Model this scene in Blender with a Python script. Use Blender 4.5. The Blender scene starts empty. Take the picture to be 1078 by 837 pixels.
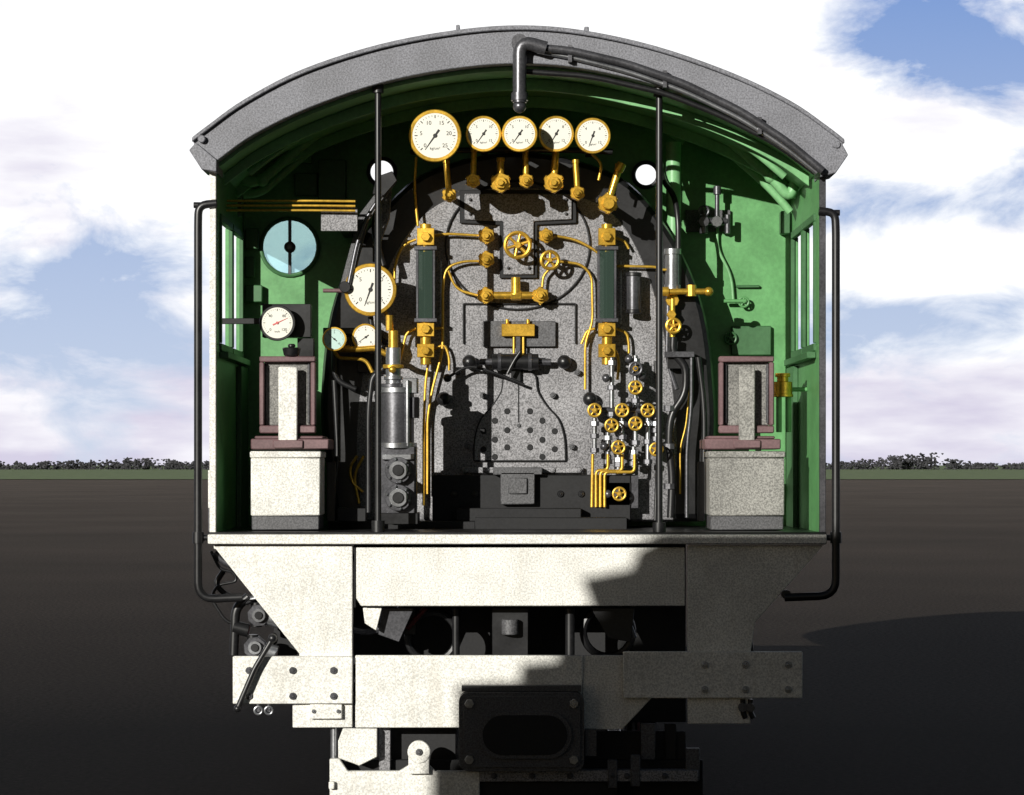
import bpy, bmesh, math, random
from mathutils import Vector, Matrix
random.seed(4)
F=2800.0; DC=14.0; HZ=489.0; CX=539.0; CZ=1.965
def W(px,py,y=0.0):
    d=(DC+y)/F
    return Vector(((px-CX)*d, y, CZ+(HZ-py)*d))
def S(y): return (DC+y)/F
sc=bpy.context.scene
# ---------------------------------------------------------------- materials
def mat(name,col,rough=0.5,metal=0.0,speck=0.0,scale=120,var=0.0,bump=0.0,spec=0.5,dirt=0.0):
    m=bpy.data.materials.new(name); m.use_nodes=True
    nt=m.node_tree; N=nt.nodes; L=nt.links
    b=N['Principled BSDF']
    b.inputs['Base Color'].default_value=(*col,1)
    b.inputs['Roughness'].default_value=rough
    b.inputs['Metallic'].default_value=metal
    b.inputs['Specular IOR Level'].default_value=spec
    tc=N.new('ShaderNodeTexCoord')
    if speck>0 or var>0:
        n1=N.new('ShaderNodeTexNoise'); n1.inputs['Scale'].default_value=scale; n1.inputs['Detail'].default_value=3; n1.inputs['Roughness'].default_value=0.7
        L.new(tc.outputs['Object'],n1.inputs['Vector'])
        r1=N.new('ShaderNodeMapRange'); r1.inputs[1].default_value=0.40; r1.inputs[2].default_value=0.60
        r1.inputs[3].default_value=1-speck; r1.inputs[4].default_value=1+speck
        L.new(n1.outputs['Fac'],r1.inputs[0])
        n2=N.new('ShaderNodeTexNoise'); n2.inputs['Scale'].default_value=5; n2.inputs['Detail'].default_value=6
        L.new(tc.outputs['Object'],n2.inputs['Vector'])
        r2=N.new('ShaderNodeMapRange'); r2.inputs[1].default_value=0.35; r2.inputs[2].default_value=0.65
        r2.inputs[3].default_value=1-var; r2.inputs[4].default_value=1+var*0.6
        L.new(n2.outputs['Fac'],r2.inputs[0])
        mu=N.new('ShaderNodeMath'); mu.operation='MULTIPLY'; L.new(r1.outputs[0],mu.inputs[0]); L.new(r2.outputs[0],mu.inputs[1])
        v=N.new('ShaderNodeVectorMath'); v.operation='SCALE'; v.inputs[0].default_value=col
        L.new(mu.outputs[0],v.inputs['Scale']); 
        if dirt>0:
            mp=N.new('ShaderNodeMapping'); mp.inputs['Scale'].default_value=(14,14,1.6); L.new(tc.outputs['Object'],mp.inputs[0])
            n4=N.new('ShaderNodeTexNoise'); n4.inputs['Scale'].default_value=1; n4.inputs['Detail'].default_value=6; L.new(mp.outputs[0],n4.inputs['Vector'])
            r4=N.new('ShaderNodeMapRange'); r4.inputs[1].default_value=.56; r4.inputs[2].default_value=.74; r4.inputs[3].default_value=0; r4.inputs[4].default_value=dirt; L.new(n4.outputs['Fac'],r4.inputs[0])
            mx=N.new('ShaderNodeMix'); mx.data_type='RGBA'; L.new(r4.outputs[0],mx.inputs[0]); L.new(v.outputs[0],mx.inputs[6]); mx.inputs[7].default_value=(col[0]*.45,col[1]*.38,col[2]*.28,1)
            L.new(mx.outputs[2],b.inputs['Base Color'])
        else: L.new(v.outputs[0],b.inputs['Base Color'])
        r3=N.new('ShaderNodeMapRange'); r3.inputs[3].default_value=max(0.05,rough-0.12); r3.inputs[4].default_value=min(1,rough+0.15)
        L.new(n2.outputs['Fac'],r3.inputs[0]); L.new(r3.outputs[0],b.inputs['Roughness'])
        if bump>0:
            bp=N.new('ShaderNodeBump'); bp.inputs['Strength'].default_value=bump; bp.inputs['Distance'].default_value=0.004
            L.new(n1.outputs['Fac'],bp.inputs['Height']); L.new(bp.outputs[0],b.inputs['Normal'])
    return m
GREEN=mat('cab_green_paint',(0.115,0.32,0.115),0.42,0,0.06,40,0.16,0.1)
GREEN_L=mat('light_green_pipe_paint',(0.20,0.45,0.20),0.4,0,0.06,40,0.14,0.1)
GREEN_D=mat('dark_green_paint',(0.05,0.145,0.055),0.45,0,0.06,40,0.15)
ROOF=mat('grey_roof_paint',(0.18,0.183,0.205),0.55,0,0.32,110,0.15,0.4)
LIGHT=mat('light_grey_frame_paint',(0.76,0.75,0.70),0.55,0,0.24,110,0.10,0.4,dirt=0.25)
BACK=mat('grey_boiler_cladding',(0.225,0.222,0.232),0.45,0,0.55,115,0.18,0.5)
BACKD=mat('dark_grey_cladding',(0.085,0.085,0.09),0.5,0,0.4,110,0.15,0.5)
BLACK=mat('black_paint',(0.012,0.012,0.013),0.35,0,0.25,60,0.2)
BLACKM=mat('sooty_black',(0.008,0.008,0.009),0.7,0,0.3,90,0.3)
IRON=mat('dark_iron',(0.11,0.11,0.12),0.33,0.6,0.2,80,0.2)
STEEL=mat('bright_steel',(0.42,0.43,0.45),0.28,0.85,0.12,80,0.15)
BRASS=mat('polished_brass',(0.83,0.50,0.065),0.28,0.75,0.15,60,0.2)
BRASSY=mat('brass_pipe',(0.66,0.41,0.055),0.36,0.6,0.15,60,0.2)
DIAL=mat('white_dial_enamel',(0.78,0.77,0.69),0.35)
DIALG=mat('pale_green_dial',(0.5,0.68,0.62),0.35)
NEEDLE=mat('black_print',(0.01,0.01,0.01),0.5)
PINK=mat('red_print',(0.6,0.12,0.12),0.5)
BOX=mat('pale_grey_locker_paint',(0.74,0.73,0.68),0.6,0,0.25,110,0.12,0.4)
BOXD=mat('shaded_grey_locker_paint',(0.27,0.265,0.245),0.6,0,0.4,110,0.18,0.5)  # darker copy of the locker paint; right seat's shade put into the colour
MAUVE=mat('brown_seat_leather',(0.17,0.10,0.105),0.45,0,0.12,90,0.2)
CUSH=mat('grey_backrest',(0.22,0.215,0.20),0.6,0,0.45,110,0.3,0.4)
RED=mat('red_wheel_paint',(0.12,0.01,0.01),0.5,0,0.2,60,0.3)
def glassmat(name,col,alpha_mix):
    m=bpy.data.materials.new(name); m.use_nodes=True
    nt=m.node_tree;N=nt.nodes;L=nt.links
    b=N['Principled BSDF']; out=N['Material Output']
    b.inputs['Base Color'].default_value=(*col,1); b.inputs['Roughness'].default_value=0.08
    t=N.new('ShaderNodeBsdfTransparent'); t.inputs[0].default_value=(*[min(1,c*1.0+0.35) for c in col],1)
    mx=N.new('ShaderNodeMixShader'); mx.inputs[0].default_value=alpha_mix
    L.new(b.outputs[0],mx.inputs[1]); L.new(t.outputs[0],mx.inputs[2]); L.new(mx.outputs[0],out.inputs[0])
    return m
GLASS=glassmat('tinted_window_glass',(0.45,0.66,0.76),0.7)
GAUGEGLASS=glassmat('gauge_glass',(0.06,0.10,0.08),0.55)

# ---------------------------------------------------------------- builder
def root(name):
    e=bpy.data.objects.new(name,None); sc.collection.objects.link(e); e.empty_display_size=0.3; return e
LOCO=root('steam_locomotive')
def crom(pts,n=6,closed=False):
    P=[Vector(p) for p in pts]
    if len(P)<3: return P
    out=[]
    m=len(P); rng=range(m if closed else m-1)
    for i in rng:
        if closed: p0,p1,p2,p3=P[i-1],P[i],P[(i+1)%m],P[(i+2)%m]
        else: p0=P[max(i-1,0)];p1=P[i];p2=P[i+1];p3=P[min(i+2,m-1)]
        for k in range(n):
            t=k/n
            out.append(0.5*((2*p1)+(p2-p0)*t+(2*p0-5*p1+4*p2-p3)*t*t+(3*p1-p0-3*p2+p3)*t**3))
    if not closed: out.append(P[-1])
    return out
def rounded(pts,r,n=5):
    P=[Vector(p) for p in pts]; out=[P[0]]
    for i in range(1,len(P)-1):
        a,b,c=P[i-1],P[i],P[i+1]
        d1=(a-b);d2=(c-b)
        rr=min(r,d1.length*0.49,d2.length*0.49)
        p=b+d1.normalized()*rr; q=b+d2.normalized()*rr
        for k in range(n+1):
            t=k/n; out.append((1-t)**2*p+2*t*(1-t)*b+t*t*q)
    out.append(P[-1]); return out
class Part:
    def __init__(s,name,bevel=0.003,parent=LOCO):
        s.name=name;s.bm=bmesh.new();s.mats=[];s.bev=bevel;s.parent=parent
    def mi(s,m):
        if m not in s.mats: s.mats.append(m)
        return s.mats.index(m)
    def face(s,vs,i):
        try:
            f=s.bm.faces.new(vs); f.material_index=i; f.smooth=True
        except ValueError: pass
    def loft(s,rings,m,cap=True,closed=False):
        i=s.mi(m); R=[[s.bm.verts.new(p) for p in r] for r in rings]
        n=len(R[0]); cnt=len(R)
        for a in range(cnt if closed else cnt-1):
            A=R[a];B=R[(a+1)%cnt]
            for k in range(n): s.face([A[k],A[(k+1)%n],B[(k+1)%n],B[k]],i)
        if cap and not closed:
            s.face(R[0][::-1],i); s.face(R[-1],i)
        return s
    def cyl(s,p1,p2,r1,m,r2=None,seg=20,rot=0):
        p1=Vector(p1);p2=Vector(p2);r2=r1 if r2 is None else r2
        d=(p2-p1).normalized(); u=d.orthogonal().normalized()
        if abs(d.y)>0.99: u=Vector((1,0,0))
        v=d.cross(u)
        f=lambda c,r:[c+(u*math.cos(rot+2*math.pi*k/seg)+v*math.sin(rot+2*math.pi*k/seg))*r for k in range(seg)]
        return s.loft([f(p1,r1),f(p2,r2)],m)
    def lathe(s,c,axis,prof,m,seg=20):
        c=Vector(c);d=Vector(axis).normalized();u=d.orthogonal().normalized();v=d.cross(u)
        rings=[[c+d*h+(u*math.cos(2*math.pi*k/seg)+v*math.sin(2*math.pi*k/seg))*r for k in range(seg)] for h,r in prof]
        return s.loft(rings,m)
    def box(s,a,b,m):
        x1,y1,z1=a;x2,y2,z2=b
        x1,x2=sorted((x1,x2));y1,y2=sorted((y1,y2));z1,z2=sorted((z1,z2))
        return s.loft([[Vector((x1,y1,z1)),Vector((x2,y1,z1)),Vector((x2,y1,z2)),Vector((x1,y1,z2))],
                       [Vector((x1,y2,z1)),Vector((x2,y2,z1)),Vector((x2,y2,z2)),Vector((x1,y2,z2))]],m)
    def pbox(s,x1,y1,x2,y2,y,dep,m):
        a=W(x1,y2,y);b=W(x2,y1,y)
        return s.box((a.x,y,a.z),(b.x,y+dep,b.z),m)
    def ppoly(s,pts,y,dep,m,smooth=0,taper=0):
        P=[W(p[0],p[1],y) for p in pts]
        if smooth: P=crom(P,smooth)
        Q=[p+Vector((0,dep,0)) for p in P]
        if taper:
            c=sum(P,Vector())/len(P)
            P0=[c+(p-c)*(1-taper)+Vector((0,-abs(dep)*0.25,0)) for p in P]
            for p in P0: p.y=y-abs(dep)*0.2
            return s.loft([P0,P,Q],m)
        return s.loft([P,Q],m)
    def band(s,outer,inner,y1,y2,m):
        i=s.mi(m); n=len(outer)
        V=[]
        for (o,q) in zip(outer,inner):
            V.append([s.bm.verts.new((o.x,y1,o.z)),s.bm.verts.new((q.x,y1,q.z)),s.bm.verts.new((q.x,y2,q.z)),s.bm.verts.new((o.x,y2,o.z))])
        for a in range(n-1):
            for k in range(4): s.face([V[a][k],V[a][(k+1)%4],V[a+1][(k+1)%4],V[a+1][k]],i)
        s.face(V[0][::-1],i); s.face(V[-1],i); return s
    def tube(s,path,r,m,seg=12):
        P=[Vector(p) for p in path]
        P=[P[0]]+[b for a,b in zip(P,P[1:]) if (b-a).length>1e-5]
        t=(P[1]-P[0]).normalized(); u=t.orthogonal().normalized(); rings=[]
        for i,p in enumerate(P):
            if i==0: tt=(P[1]-P[0]).normalized()
            elif i==len(P)-1: tt=(P[-1]-P[-2]).normalized()
            else: tt=((P[i+1]-P[i]).normalized()+(P[i]-P[i-1]).normalized()).normalized()
            u=(u-tt*u.dot(tt)).normalized(); v=tt.cross(u)
            rings.append([p+(u*math.cos(2*math.pi*k/seg)+v*math.sin(2*math.pi*k/seg))*r for k in range(seg)])
        return s.loft(rings,m)
    def ptube(s,pts,y,rpx,m,smooth=True,seg=12,rad=14):
        P=[W(p[0],p[1],p[2] if len(p)>2 else y) for p in pts]
        P=rounded(P,rad*S(y)) if (smooth and len(P)>2) else P
        return s.tube(P,rpx*S(y),m,seg)
    def pcyl(s,x1,y1,x2,y2,y,rpx,m,r2=None,seg=20):
        return s.cyl(W(x1,y1,y),W(x2,y2,y),rpx*S(y),m,None if r2 is None else r2*S(y),seg)
    def disc(s,px,py,y,rpx,dep,m,seg=28,rot=0,r2=None):
        c=W(px,py,y); return s.cyl(c,c+Vector((0,dep,0)),rpx*S(y),m,None if r2 is None else r2*S(y),seg,rot)
    def sph(s,c,r,m,seg=16):
        prof=[(-r*math.cos(math.pi*k/10),max(r*math.sin(math.pi*k/10),r*0.02)) for k in range(11)]
        return s.lathe(c,(0,-1,0),prof,m,seg)
    def torus(s,c,R,r,m,n=(0,-1,0),seg=28,ms=8):
        c=Vector(c);d=Vector(n).normalized();u=d.orthogonal().normalized();v=d.cross(u);rings=[]
        for a in range(seg):
            e=u*math.cos(2*math.pi*a/seg)+v*math.sin(2*math.pi*a/seg)
            rings.append([c+e*(R+r*math.cos(2*math.pi*k/ms))+d*r*math.sin(2*math.pi*k/ms) for k in range(ms)])
        return s.loft(rings,m,closed=True)
    def wheel(s,px,py,y,rpx,m,sp=5,th=1.8):
        c=W(px,py,y);R=rpx*S(y);s.torus(c,R,th*S(y),m)
        for k in range(sp):
            a=2*math.pi*k/sp+0.3; s.cyl(c,c+Vector((math.cos(a),0,math.sin(a)))*R,th*0.8*S(y),m,seg=12)
        s.cyl(c+Vector((0,-0.02,0)),c+Vector((0,0.09,0)),rpx*0.28*S(y),m,seg=12); return s
    def hexv(s,px,py,y,rpx,m,cross=True):
        s.disc(px,py,y,rpx,0.06,m,seg=6,rot=0.4)
        s.disc(px,py,y-0.03,rpx*0.62,0.03,m,seg=6,rot=0)
        s.disc(px,py,y-0.05,rpx*0.3,0.02,m,seg=12)
        if cross:
            for k in range(3):
                a=math.pi/6+k*math.pi/3
                dx=math.cos(a)*rpx*1.0;dy=math.sin(a)*rpx*1.0
                s.cyl(W(px-dx,py-dy,y+0.02),W(px+dx,py+dy,y+0.02),rpx*0.26*S(y),m,seg=12)
        return s
    def bolt(s,px,py,y,rpx,m):
        s.disc(px,py,y-0.012,rpx,0.02,m,seg=6,rot=random.random()); s.disc(px,py,y-0.018,rpx*0.5,0.01,m,seg=12); return s
    def done(s):
        me=bpy.data.meshes.new(s.name); 
        bmesh.ops.recalc_face_normals(s.bm,faces=s.bm.faces)
        s.bm.to_mesh(me); s.bm.free()
        for m in s.mats: me.materials.append(m)
        me.set_sharp_from_angle(angle=math.radians(38))
        o=bpy.data.objects.new(s.name,me); sc.collection.objects.link(o)
        if s.parent: o.parent=s.parent
        if s.bev>0:
            b=o.modifiers.new('bev','BEVEL'); b.width=s.bev; b.segments=1; b.limit_method='ANGLE'; b.angle_limit=math.radians(50)
            b.harden_normals=False
        return o

# ---------------------------------------------------------------- roof
XL=W(228,0).x; XR=W(862,0).x
outer_px=[(205,150),(222,137),(260,110),(320,79),(400,53),(480,38),(547,33),(612,38),(690,55),(770,83),(830,112),(868,138),(886,152)]
inner_px=[(218,180),(230,172),(268,145),(325,117),(403,90),(480,75),(547,70),(612,75),(688,92),(765,119),(823,148),(858,173),(872,182)]
OUT=crom([W(*p) for p in outer_px],5); INN=crom([W(*p) for p in inner_px],5)
INN2=[p-Vector((0,0,0.022)) for p in INN]
p=Part('cab_roof',0.004); p.band(OUT,[q+Vector((0,0,0.001)) for q in INN],-0.10,1.50,ROOF)
p.band([o+Vector((0,0,0.012)) for o in OUT],[o-Vector((0,0,0.012)) for o in OUT],-0.125,-0.102,ROOF)
p.ppoly([(199,158),(206,150),(228,168),(228,181),(212,178)],-0.12,0.3,ROOF)
p.ppoly([(893,163),(886,150),(864,168),(864,186),(880,182)],-0.12,0.3,ROOF)
p.disc(212,146,-0.13,4,0.05,ROOF); p.disc(881,152,-0.13,4,0.05,ROOF)
p.pbox(480,26,484,36,0.1,0.1,ROOF); p.pbox(615,28,620,38,0.1,0.1,ROOF)
p.done()
p=Part('ceiling_lining',0.0); sel=slice(4,-4); p.band(INN[sel],INN2[sel],0.0,1.46,GREEN_L); p.done()
p=Part('ceiling_ribs',0.002)
for y in (0.28,0.95):
    a=[q-Vector((0,0,0.024)) for q in INN[5:-5]]; b=[q-Vector((0,0,0.085)) for q in INN[5:-5]]
    p.band(a,b,y,y+0.03,GREEN_L)
p.done()
# ---------------------------------------------------------------- front wall with portholes
def arch_z(x):
    for a,b in zip(INN,INN[1:]):
        if a.x<=x<=b.x: return a.z+(b.z-a.z)*(x-a.x)/(b.x-a.x)
    return INN[0].z
FLZ=W(0,562).z; YF=1.42
def filled(name,outline,holes,y,th,m,parent=LOCO):
    cu=bpy.data.curves.new(name,'CURVE'); cu.dimensions='2D'; cu.fill_mode='BOTH'; cu.extrude=th/2
    def add(P):
        sp=cu.splines.new('POLY'); sp.points.add(len(P)-1)
        for k,(x,z) in enumerate(P): sp.points[k].co=(x,z,0,1)
        sp.use_cyclic_u=True
    add(outline)
    for h in holes: add(h)
    o=bpy.data.objects.new(name+'_c',cu); sc.collection.objects.link(o)
    dg=bpy.context.evaluated_depsgraph_get(); me=bpy.data.meshes.new_from_object(o.evaluated_get(dg))
    me.transform(Matrix.Translation((0,y+th/2,0))@Matrix.Rotation(math.pi/2,4,'X'))
    bpy.data.objects.remove(o)
    me.name=name
    me.materials.clear(); me.materials.append(m)
    ob=bpy.data.objects.new(name,me); sc.collection.objects.link(ob); ob.parent=parent
    return ob
def circ(px,py,r,y,n=32):
    c=W(px,py,y); R=r*S(y); return [(c.x+R*math.cos(2*math.pi*k/n),c.z+R*math.sin(2*math.pi*k/n)) for k in range(n)]
ol=[(XL,FLZ-0.02)]
n=40
for k in range(n+1):
    x=XL+(XR-XL)*k/n; ol.append((x,arch_z(x)-0.015))
ol.append((XR,FLZ-0.02))
filled('cab_front_wall',ol,[circ(305,260,29,YF),circ(402,181,13,YF),circ(680,184,12,YF)],YF,0.03,GREEN)
p=Part('round_window',0.002)
for (x,y,r) in [(305,260,29),(402,181,13),(680,184,12)]:
    p.torus(W(x,y,YF-0.01),(r+1)*S(YF),2.2*S(YF),GREEN_D if r>20 else BLACK)
p.disc(305,260,YF+0.01,28.5,0.006,GLASS)
p.pbox(303.3,231,306.7,289,YF-0.02,0.02,IRON); p.disc(305,260,YF-0.035,6,0.03,BLACK,seg=20); p.disc(305,260,YF-0.045,3,0.03,IRON,seg=12)
p.done()
# ---------------------------------------------------------------- side walls with windows
for side,(xi,nm) in enumerate(((XL,'cab_side_wall'),(XR,'cab_side_wall'))):
    sg=-1 if side==0 else 1
    x1=xi; x2=xi+sg*0.03
    zt=arch_z(xi)+0.0; zb=FLZ-0.05
    z1=2.60; z2=3.27
    p=Part(nm,0.003)
    p.box((x1,0.0,zb),(x2,1.45,z1),GREEN)
    p.box((x1,0.0,z2),(x2,1.45,zt),GREEN)
    for a,b in ((0.0,0.16),(0.70,0.76),(1.28,1.45)):
        p.box((x1,a,z1),(x2,b,z2),GREEN)
    for a,b in ((0.16,0.70),(0.76,1.28)):
        xx=x1-sg*0.012
        p.box((xx,a-0.015,z1-0.03),(x1+sg*0.01,b+0.015,z1+0.01),GREEN_D)
        p.box((xx,a-0.015,z2-0.01),(x1+sg*0.01,b+0.015,z2+0.03),GREEN_D)
        p.box((xx,a-0.02,z1+0.012),(x1+sg*0.01,a+0.012,z2-0.012),GREEN_D)
        p.box((xx,b-0.012,z1+0.012),(x1+sg*0.01,b+0.02,z2-0.012),GREEN_D)
    p.box((x1-sg*0.05,0.12,z1-0.07),(x1-sg*0.002,1.3,z1-0.035),GREEN_D)
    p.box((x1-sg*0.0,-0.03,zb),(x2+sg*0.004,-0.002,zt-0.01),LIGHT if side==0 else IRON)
    p.box((x1-sg*0.03,1.0,FLZ),(x1-sg*0.002,1.38,z1-0.08),GREEN_D)
    p.done()
# ---------------------------------------------------------------- floor
p=Part('cab_floor',0.004)
a=W(220,560);b=W(869,573)
p.box((a.x,-0.05,a.z),(b.x,1.5,b.z),BLACK)
p.box((a.x+0.002,-0.075,b.z+0.004),(b.x-0.002,-0.052,a.z-0.012),LIGHT)
p.done()
# ---------------------------------------------------------------- handrails
p=Part('grab_rail',0)
p.ptube([(228,214),(209,216),(208.5,235),(208.5,631),(255,629)],-0.04,4.3,BLACK,rad=18)
for y in (216,566): p.pcyl(204,y,226,y,-0.03,3.2,BLACK)
p.pcyl(208.5,560,208.5,572,-0.04,6,BLACK)
p.done()
p=Part('grab_rail',0)
p.ptube([(862,222),(879,224),(880,240),(880,627),(826,629)],-0.04,4.3,BLACK,rad=18)
for y in (224,566): p.pcyl(862,y,884,y,-0.03,3.2,BLACK)
p.pcyl(880,560,880,572,-0.04,6,BLACK); p.disc(828,626,-0.05,5,0.05,BLACK,seg=12)
p.done()
p=Part('cab_stanchion',0)
p.pcyl(398,91,398,560,-0.02,3.4,BLACK); p.pcyl(398,548,398,560,-0.02,7,BLACK); p.pcyl(398,88,398,98,-0.02,6,BLACK); p.done()
p=Part('cab_stanchion',0)
p.pcyl(694,94,694,560,-0.02,3.6,BLACK); p.pcyl(694,550,694,560,-0.02,7,BLACK); p.pcyl(694,92,694,102,-0.02,6,BLACK); p.done()
p=Part('roof_pipe',0)
p.ptube([(547,112),(547,44),(566,50),(600,53),(660,67),(720,88),(780,117),(830,150),(866,180)],-0.15,4.2,IRON,rad=14)
p.ptube([(547,108),(547,43),(575,51)],-0.152,7.5,IRON,rad=16)
p.pcyl(547,98,547,106,-0.15,9,IRON); p.sph(W(547,112,-0.15),7*S(0),IRON)
p.disc(547,44,-0.17,8.5,0.05,IRON)
p.ptube([(566,54),(600,60),(660,75),(720,96),(780,125),(828,156),(860,182)],-0.12,2.6,STEEL,rad=20)
for (x,y) in ((600,53),(700,80),(800,129)):
    p.pbox(x-2,y-6,x+2,y+12,-0.15,0.05,IRON)
p.done()
p=Part('roof_gutter_rail',0)
p.ptube([(548,75),(620,80),(700,98),(760,122),(815,150),(858,182)],-0.09,3,BLACK,rad=20); p.done()
p=Part('ceiling_conduit',0)
base=[(250,168),(256,192),(275,190),(335,137),(405,110),(480,96),(547,92),(612,96),(690,112),(760,140),(812,186),(832,210),(838,186)]
p.ptube(base,0.9,5.6,GREEN_L,rad=30)
p.ptube([(x,y+13) for x,y in base[1:-1]],1.05,4.4,GREEN_L,rad=30)
p.ptube([(262,182),(300,152),(380,112),(480,90),(547,86),(612,90),(710,112),(790,155),(826,186)],0.4,4.0,GREEN_L,rad=30)
for (x,y) in ((276,189),(335,138),(480,97),(612,97),(760,141),(812,186)):
    p.sph(W(x,y,0.9),7.5*S(0.9),GREEN_L,12)
p.ptube([(447,108),(462,92),(500,90)],0.95,3,GREEN_L); p.ptube([(640,118),(690,130),(720,150)],1.2,3,GREEN_L)
p.done()
p=Part('wall_cabinet',0.005)
p.pbox(335,168,364,212,YF-0.10,0.098,GREEN_D); p.pbox(310,182,334,206,YF-0.05,0.048,GREEN_D)
p.pbox(312,160,328,172,YF-0.05,0.048,GREEN)
p.pbox(258,240,272,262,YF-0.06,0.05,GREEN_D); p.pbox(258,300,276,318,YF-0.06,0.05,GREEN_D); p.pbox(258,270,268,292,YF-0.05,0.04,GREEN_D)
p.pbox(770,343,812,374,YF-0.04,0.038,GREEN_D); p.pbox(775,300,800,303,YF-0.03,0.02,GREEN_D)
p.pbox(822,222,832,246,YF-0.1,0.09,GREEN_D)
p.done()
p=Part('overhead_brass_pipes',0)
for k in range(3): p.ptube([(238,211.5+5*k),(330,211.5+5*k),(374,212+5*k)],0.50-0.01*k,1.4,BRASSY)
p.pbox(338,219,376,243,0.52,0.03,BACK); p.pbox(352,226,362,236,0.55,0.87,BLACK)
p.pbox(250,208,254,228,0.51,0.02,GREEN_D)
p.done()
# ---------------------------------------------------------------- boiler backhead
p=Part('firebox_wrapper',0.02)
wr=[(352,549),(342,480),(338,420),(348,330),(378,255),(428,195),(480,170),(545,160),(610,170),(665,195),(712,255),(742,330),(753,420),(752,480),(742,549)]
p.ppoly(wr,1.06,0.33,BLACK,smooth=5,taper=0.02); p.done()
p=Part('boiler_backhead',0.012)
bh=[(380,549),(374,480),(377,420),(390,340),(411,275),(446,225),(490,203),(545,196),(600,203),(647,225),(678,275),(698,340),(711,420),(714,480),(710,549)]
p.ppoly(bh,1.0,0.052,BACK,smooth=5,taper=0.015); p.done()
YB=0.978
p=Part('backhead_steam_manifold',0.004)
p.ppoly([(489,204),(602,204),(602,231),(562,233),(562,289),(530,289),(530,233),(489,231)],YB-0.028,0.033,BACK)
p.ppoly([(484,200),(607,200),(607,235),(566,237),(566,293),(526,293),(526,237),(484,235)],YB-0.012,0.02,BLACKM)
for (x,y) in ((495,210),(596,210),(495,225),(596,225),(535,282),(557,282)): p.bolt(x,y,YB-0.029,2,BACKD)
p.done()
p=Part('backhead_stay_ring',0)
el=[W(545+76*math.cos(a),258+68*math.sin(a),YB) for a in [2*math.pi*k/48 for k in range(49)]]
p.tube(el,1.1*S(1),BLACKM,8)
p.tube([W(488,320,YB),W(488,362,YB)],1*S(1),BLACKM,8); p.tube([W(606,320,YB),W(606,362,YB)],1*S(1),BLACKM,8)
p.tube([W(488,320,YB),W(606,320,YB)],1*S(1),BLACKM,8)
p.done()
p=Part('backhead_bracket_plate',0.003)
p.pbox(508,338,585,365,YB-0.02,0.02,BACKD); p.pbox(528,341,563,354,YB-0.06,0.04,BRASS)
p.pcyl(534,341,534,336,YB-0.04,2,BRASS);p.pcyl(556,341,556,336,YB-0.04,2,BRASS)
p.pbox(543,354,548,372,YB-0.05,0.03,IRON)
p.done()
p=Part('fire_door',0.003)
fd=[(499,485),(500,462),(506,442),(518,428),(528,412),(533,393),(561,393),(566,412),(576,428),(588,442),(594,462),(595,485)]
fdw=crom([Vector((q[0],q[1],0)) for q in fd],4)
p.ppoly([(q.x,q.y) for q in fdw],YB-0.010,0.010,BACK)
p.tube([W(q.x,q.y,YB-0.006) for q in fdw],1.0*S(1),BLACKM,8)
p.tube([W(499,485,YB-0.006),W(595,485,YB-0.006)],1.0*S(1),BLACKM,8)
for (x,y) in ((534,433),(558,433),(521,443),(571,443),(509,454),(534,453),(558,453),(584,454),(521,463),(571,463),(509,473),(534,471),(558,471),(584,473),(521,481),(571,481)):
    p.disc(x,y,YB-0.014,3.3,0.006,BLACKM,seg=14)
p.disc(546,448,YB-0.02,2,0.02,BACKD)
p.tube([W(546,405,YB-0.010),W(546,445,YB-0.010)],0.7*S(1),BLACKM,8)
p.pbox(486,492,614,498,YB-0.03,0.03,BACK)
for x in (490,512,582,610): p.bolt(x,495,YB-0.03,3,BACK)
p.done()
p=Part('fire_door_handle',0.002)
p.pcyl(518,381,567,381,YB-0.06,8.5,BLACK); p.pcyl(524,381,528,381,YB-0.06,9.5,IRON); p.pcyl(556,381,560,381,YB-0.06,9.5,IRON)
p.pcyl(505,381,580,381,YB-0.05,3.5,IRON); p.pbox(538,376,548,402,YB-0.04,0.03,BLACK)
p.ptube([(471,398),(492,384),(520,392),(552,405)],YB-0.08,1.6,BLACK); p.sph(W(471,398,YB-0.08),4.5*S(1),BLACK)
p.ptube([(548,370),(541,380),(534,394)],YB-0.11,2,BLACK)
for (x,y) in ((494,381),(594,381),(467,420),(621,420)):
    p.disc(x,y,YB-0.03,3,0.03,BLACK,seg=12); p.sph(W(x,y,YB-0.04),7.5*S(1),BLACK)
for (x,y) in ((482,392),(608,392),(508,416),(582,416),(492,470),(602,470)): p.bolt(x,y,YB-0.012,3.4,BACKD)
p.done()
p=Part('ash_apron',0.006)
p.pbox(455,500,664,549,0.86,0.13,BLACKM); p.pbox(527,497,563,531,0.80,0.05,BACKD); p.pbox(519,492,571,500,0.80,0.14,BACKD)
p.pbox(535,503,555,520,0.785,0.012,BACKD); p.pbox(480,535,612,549,0.76,0.09,BLACKM)
for x in (478,500,590,612,640): p.bolt(x,520,0.86,4,BLACK)
p.done()
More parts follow.
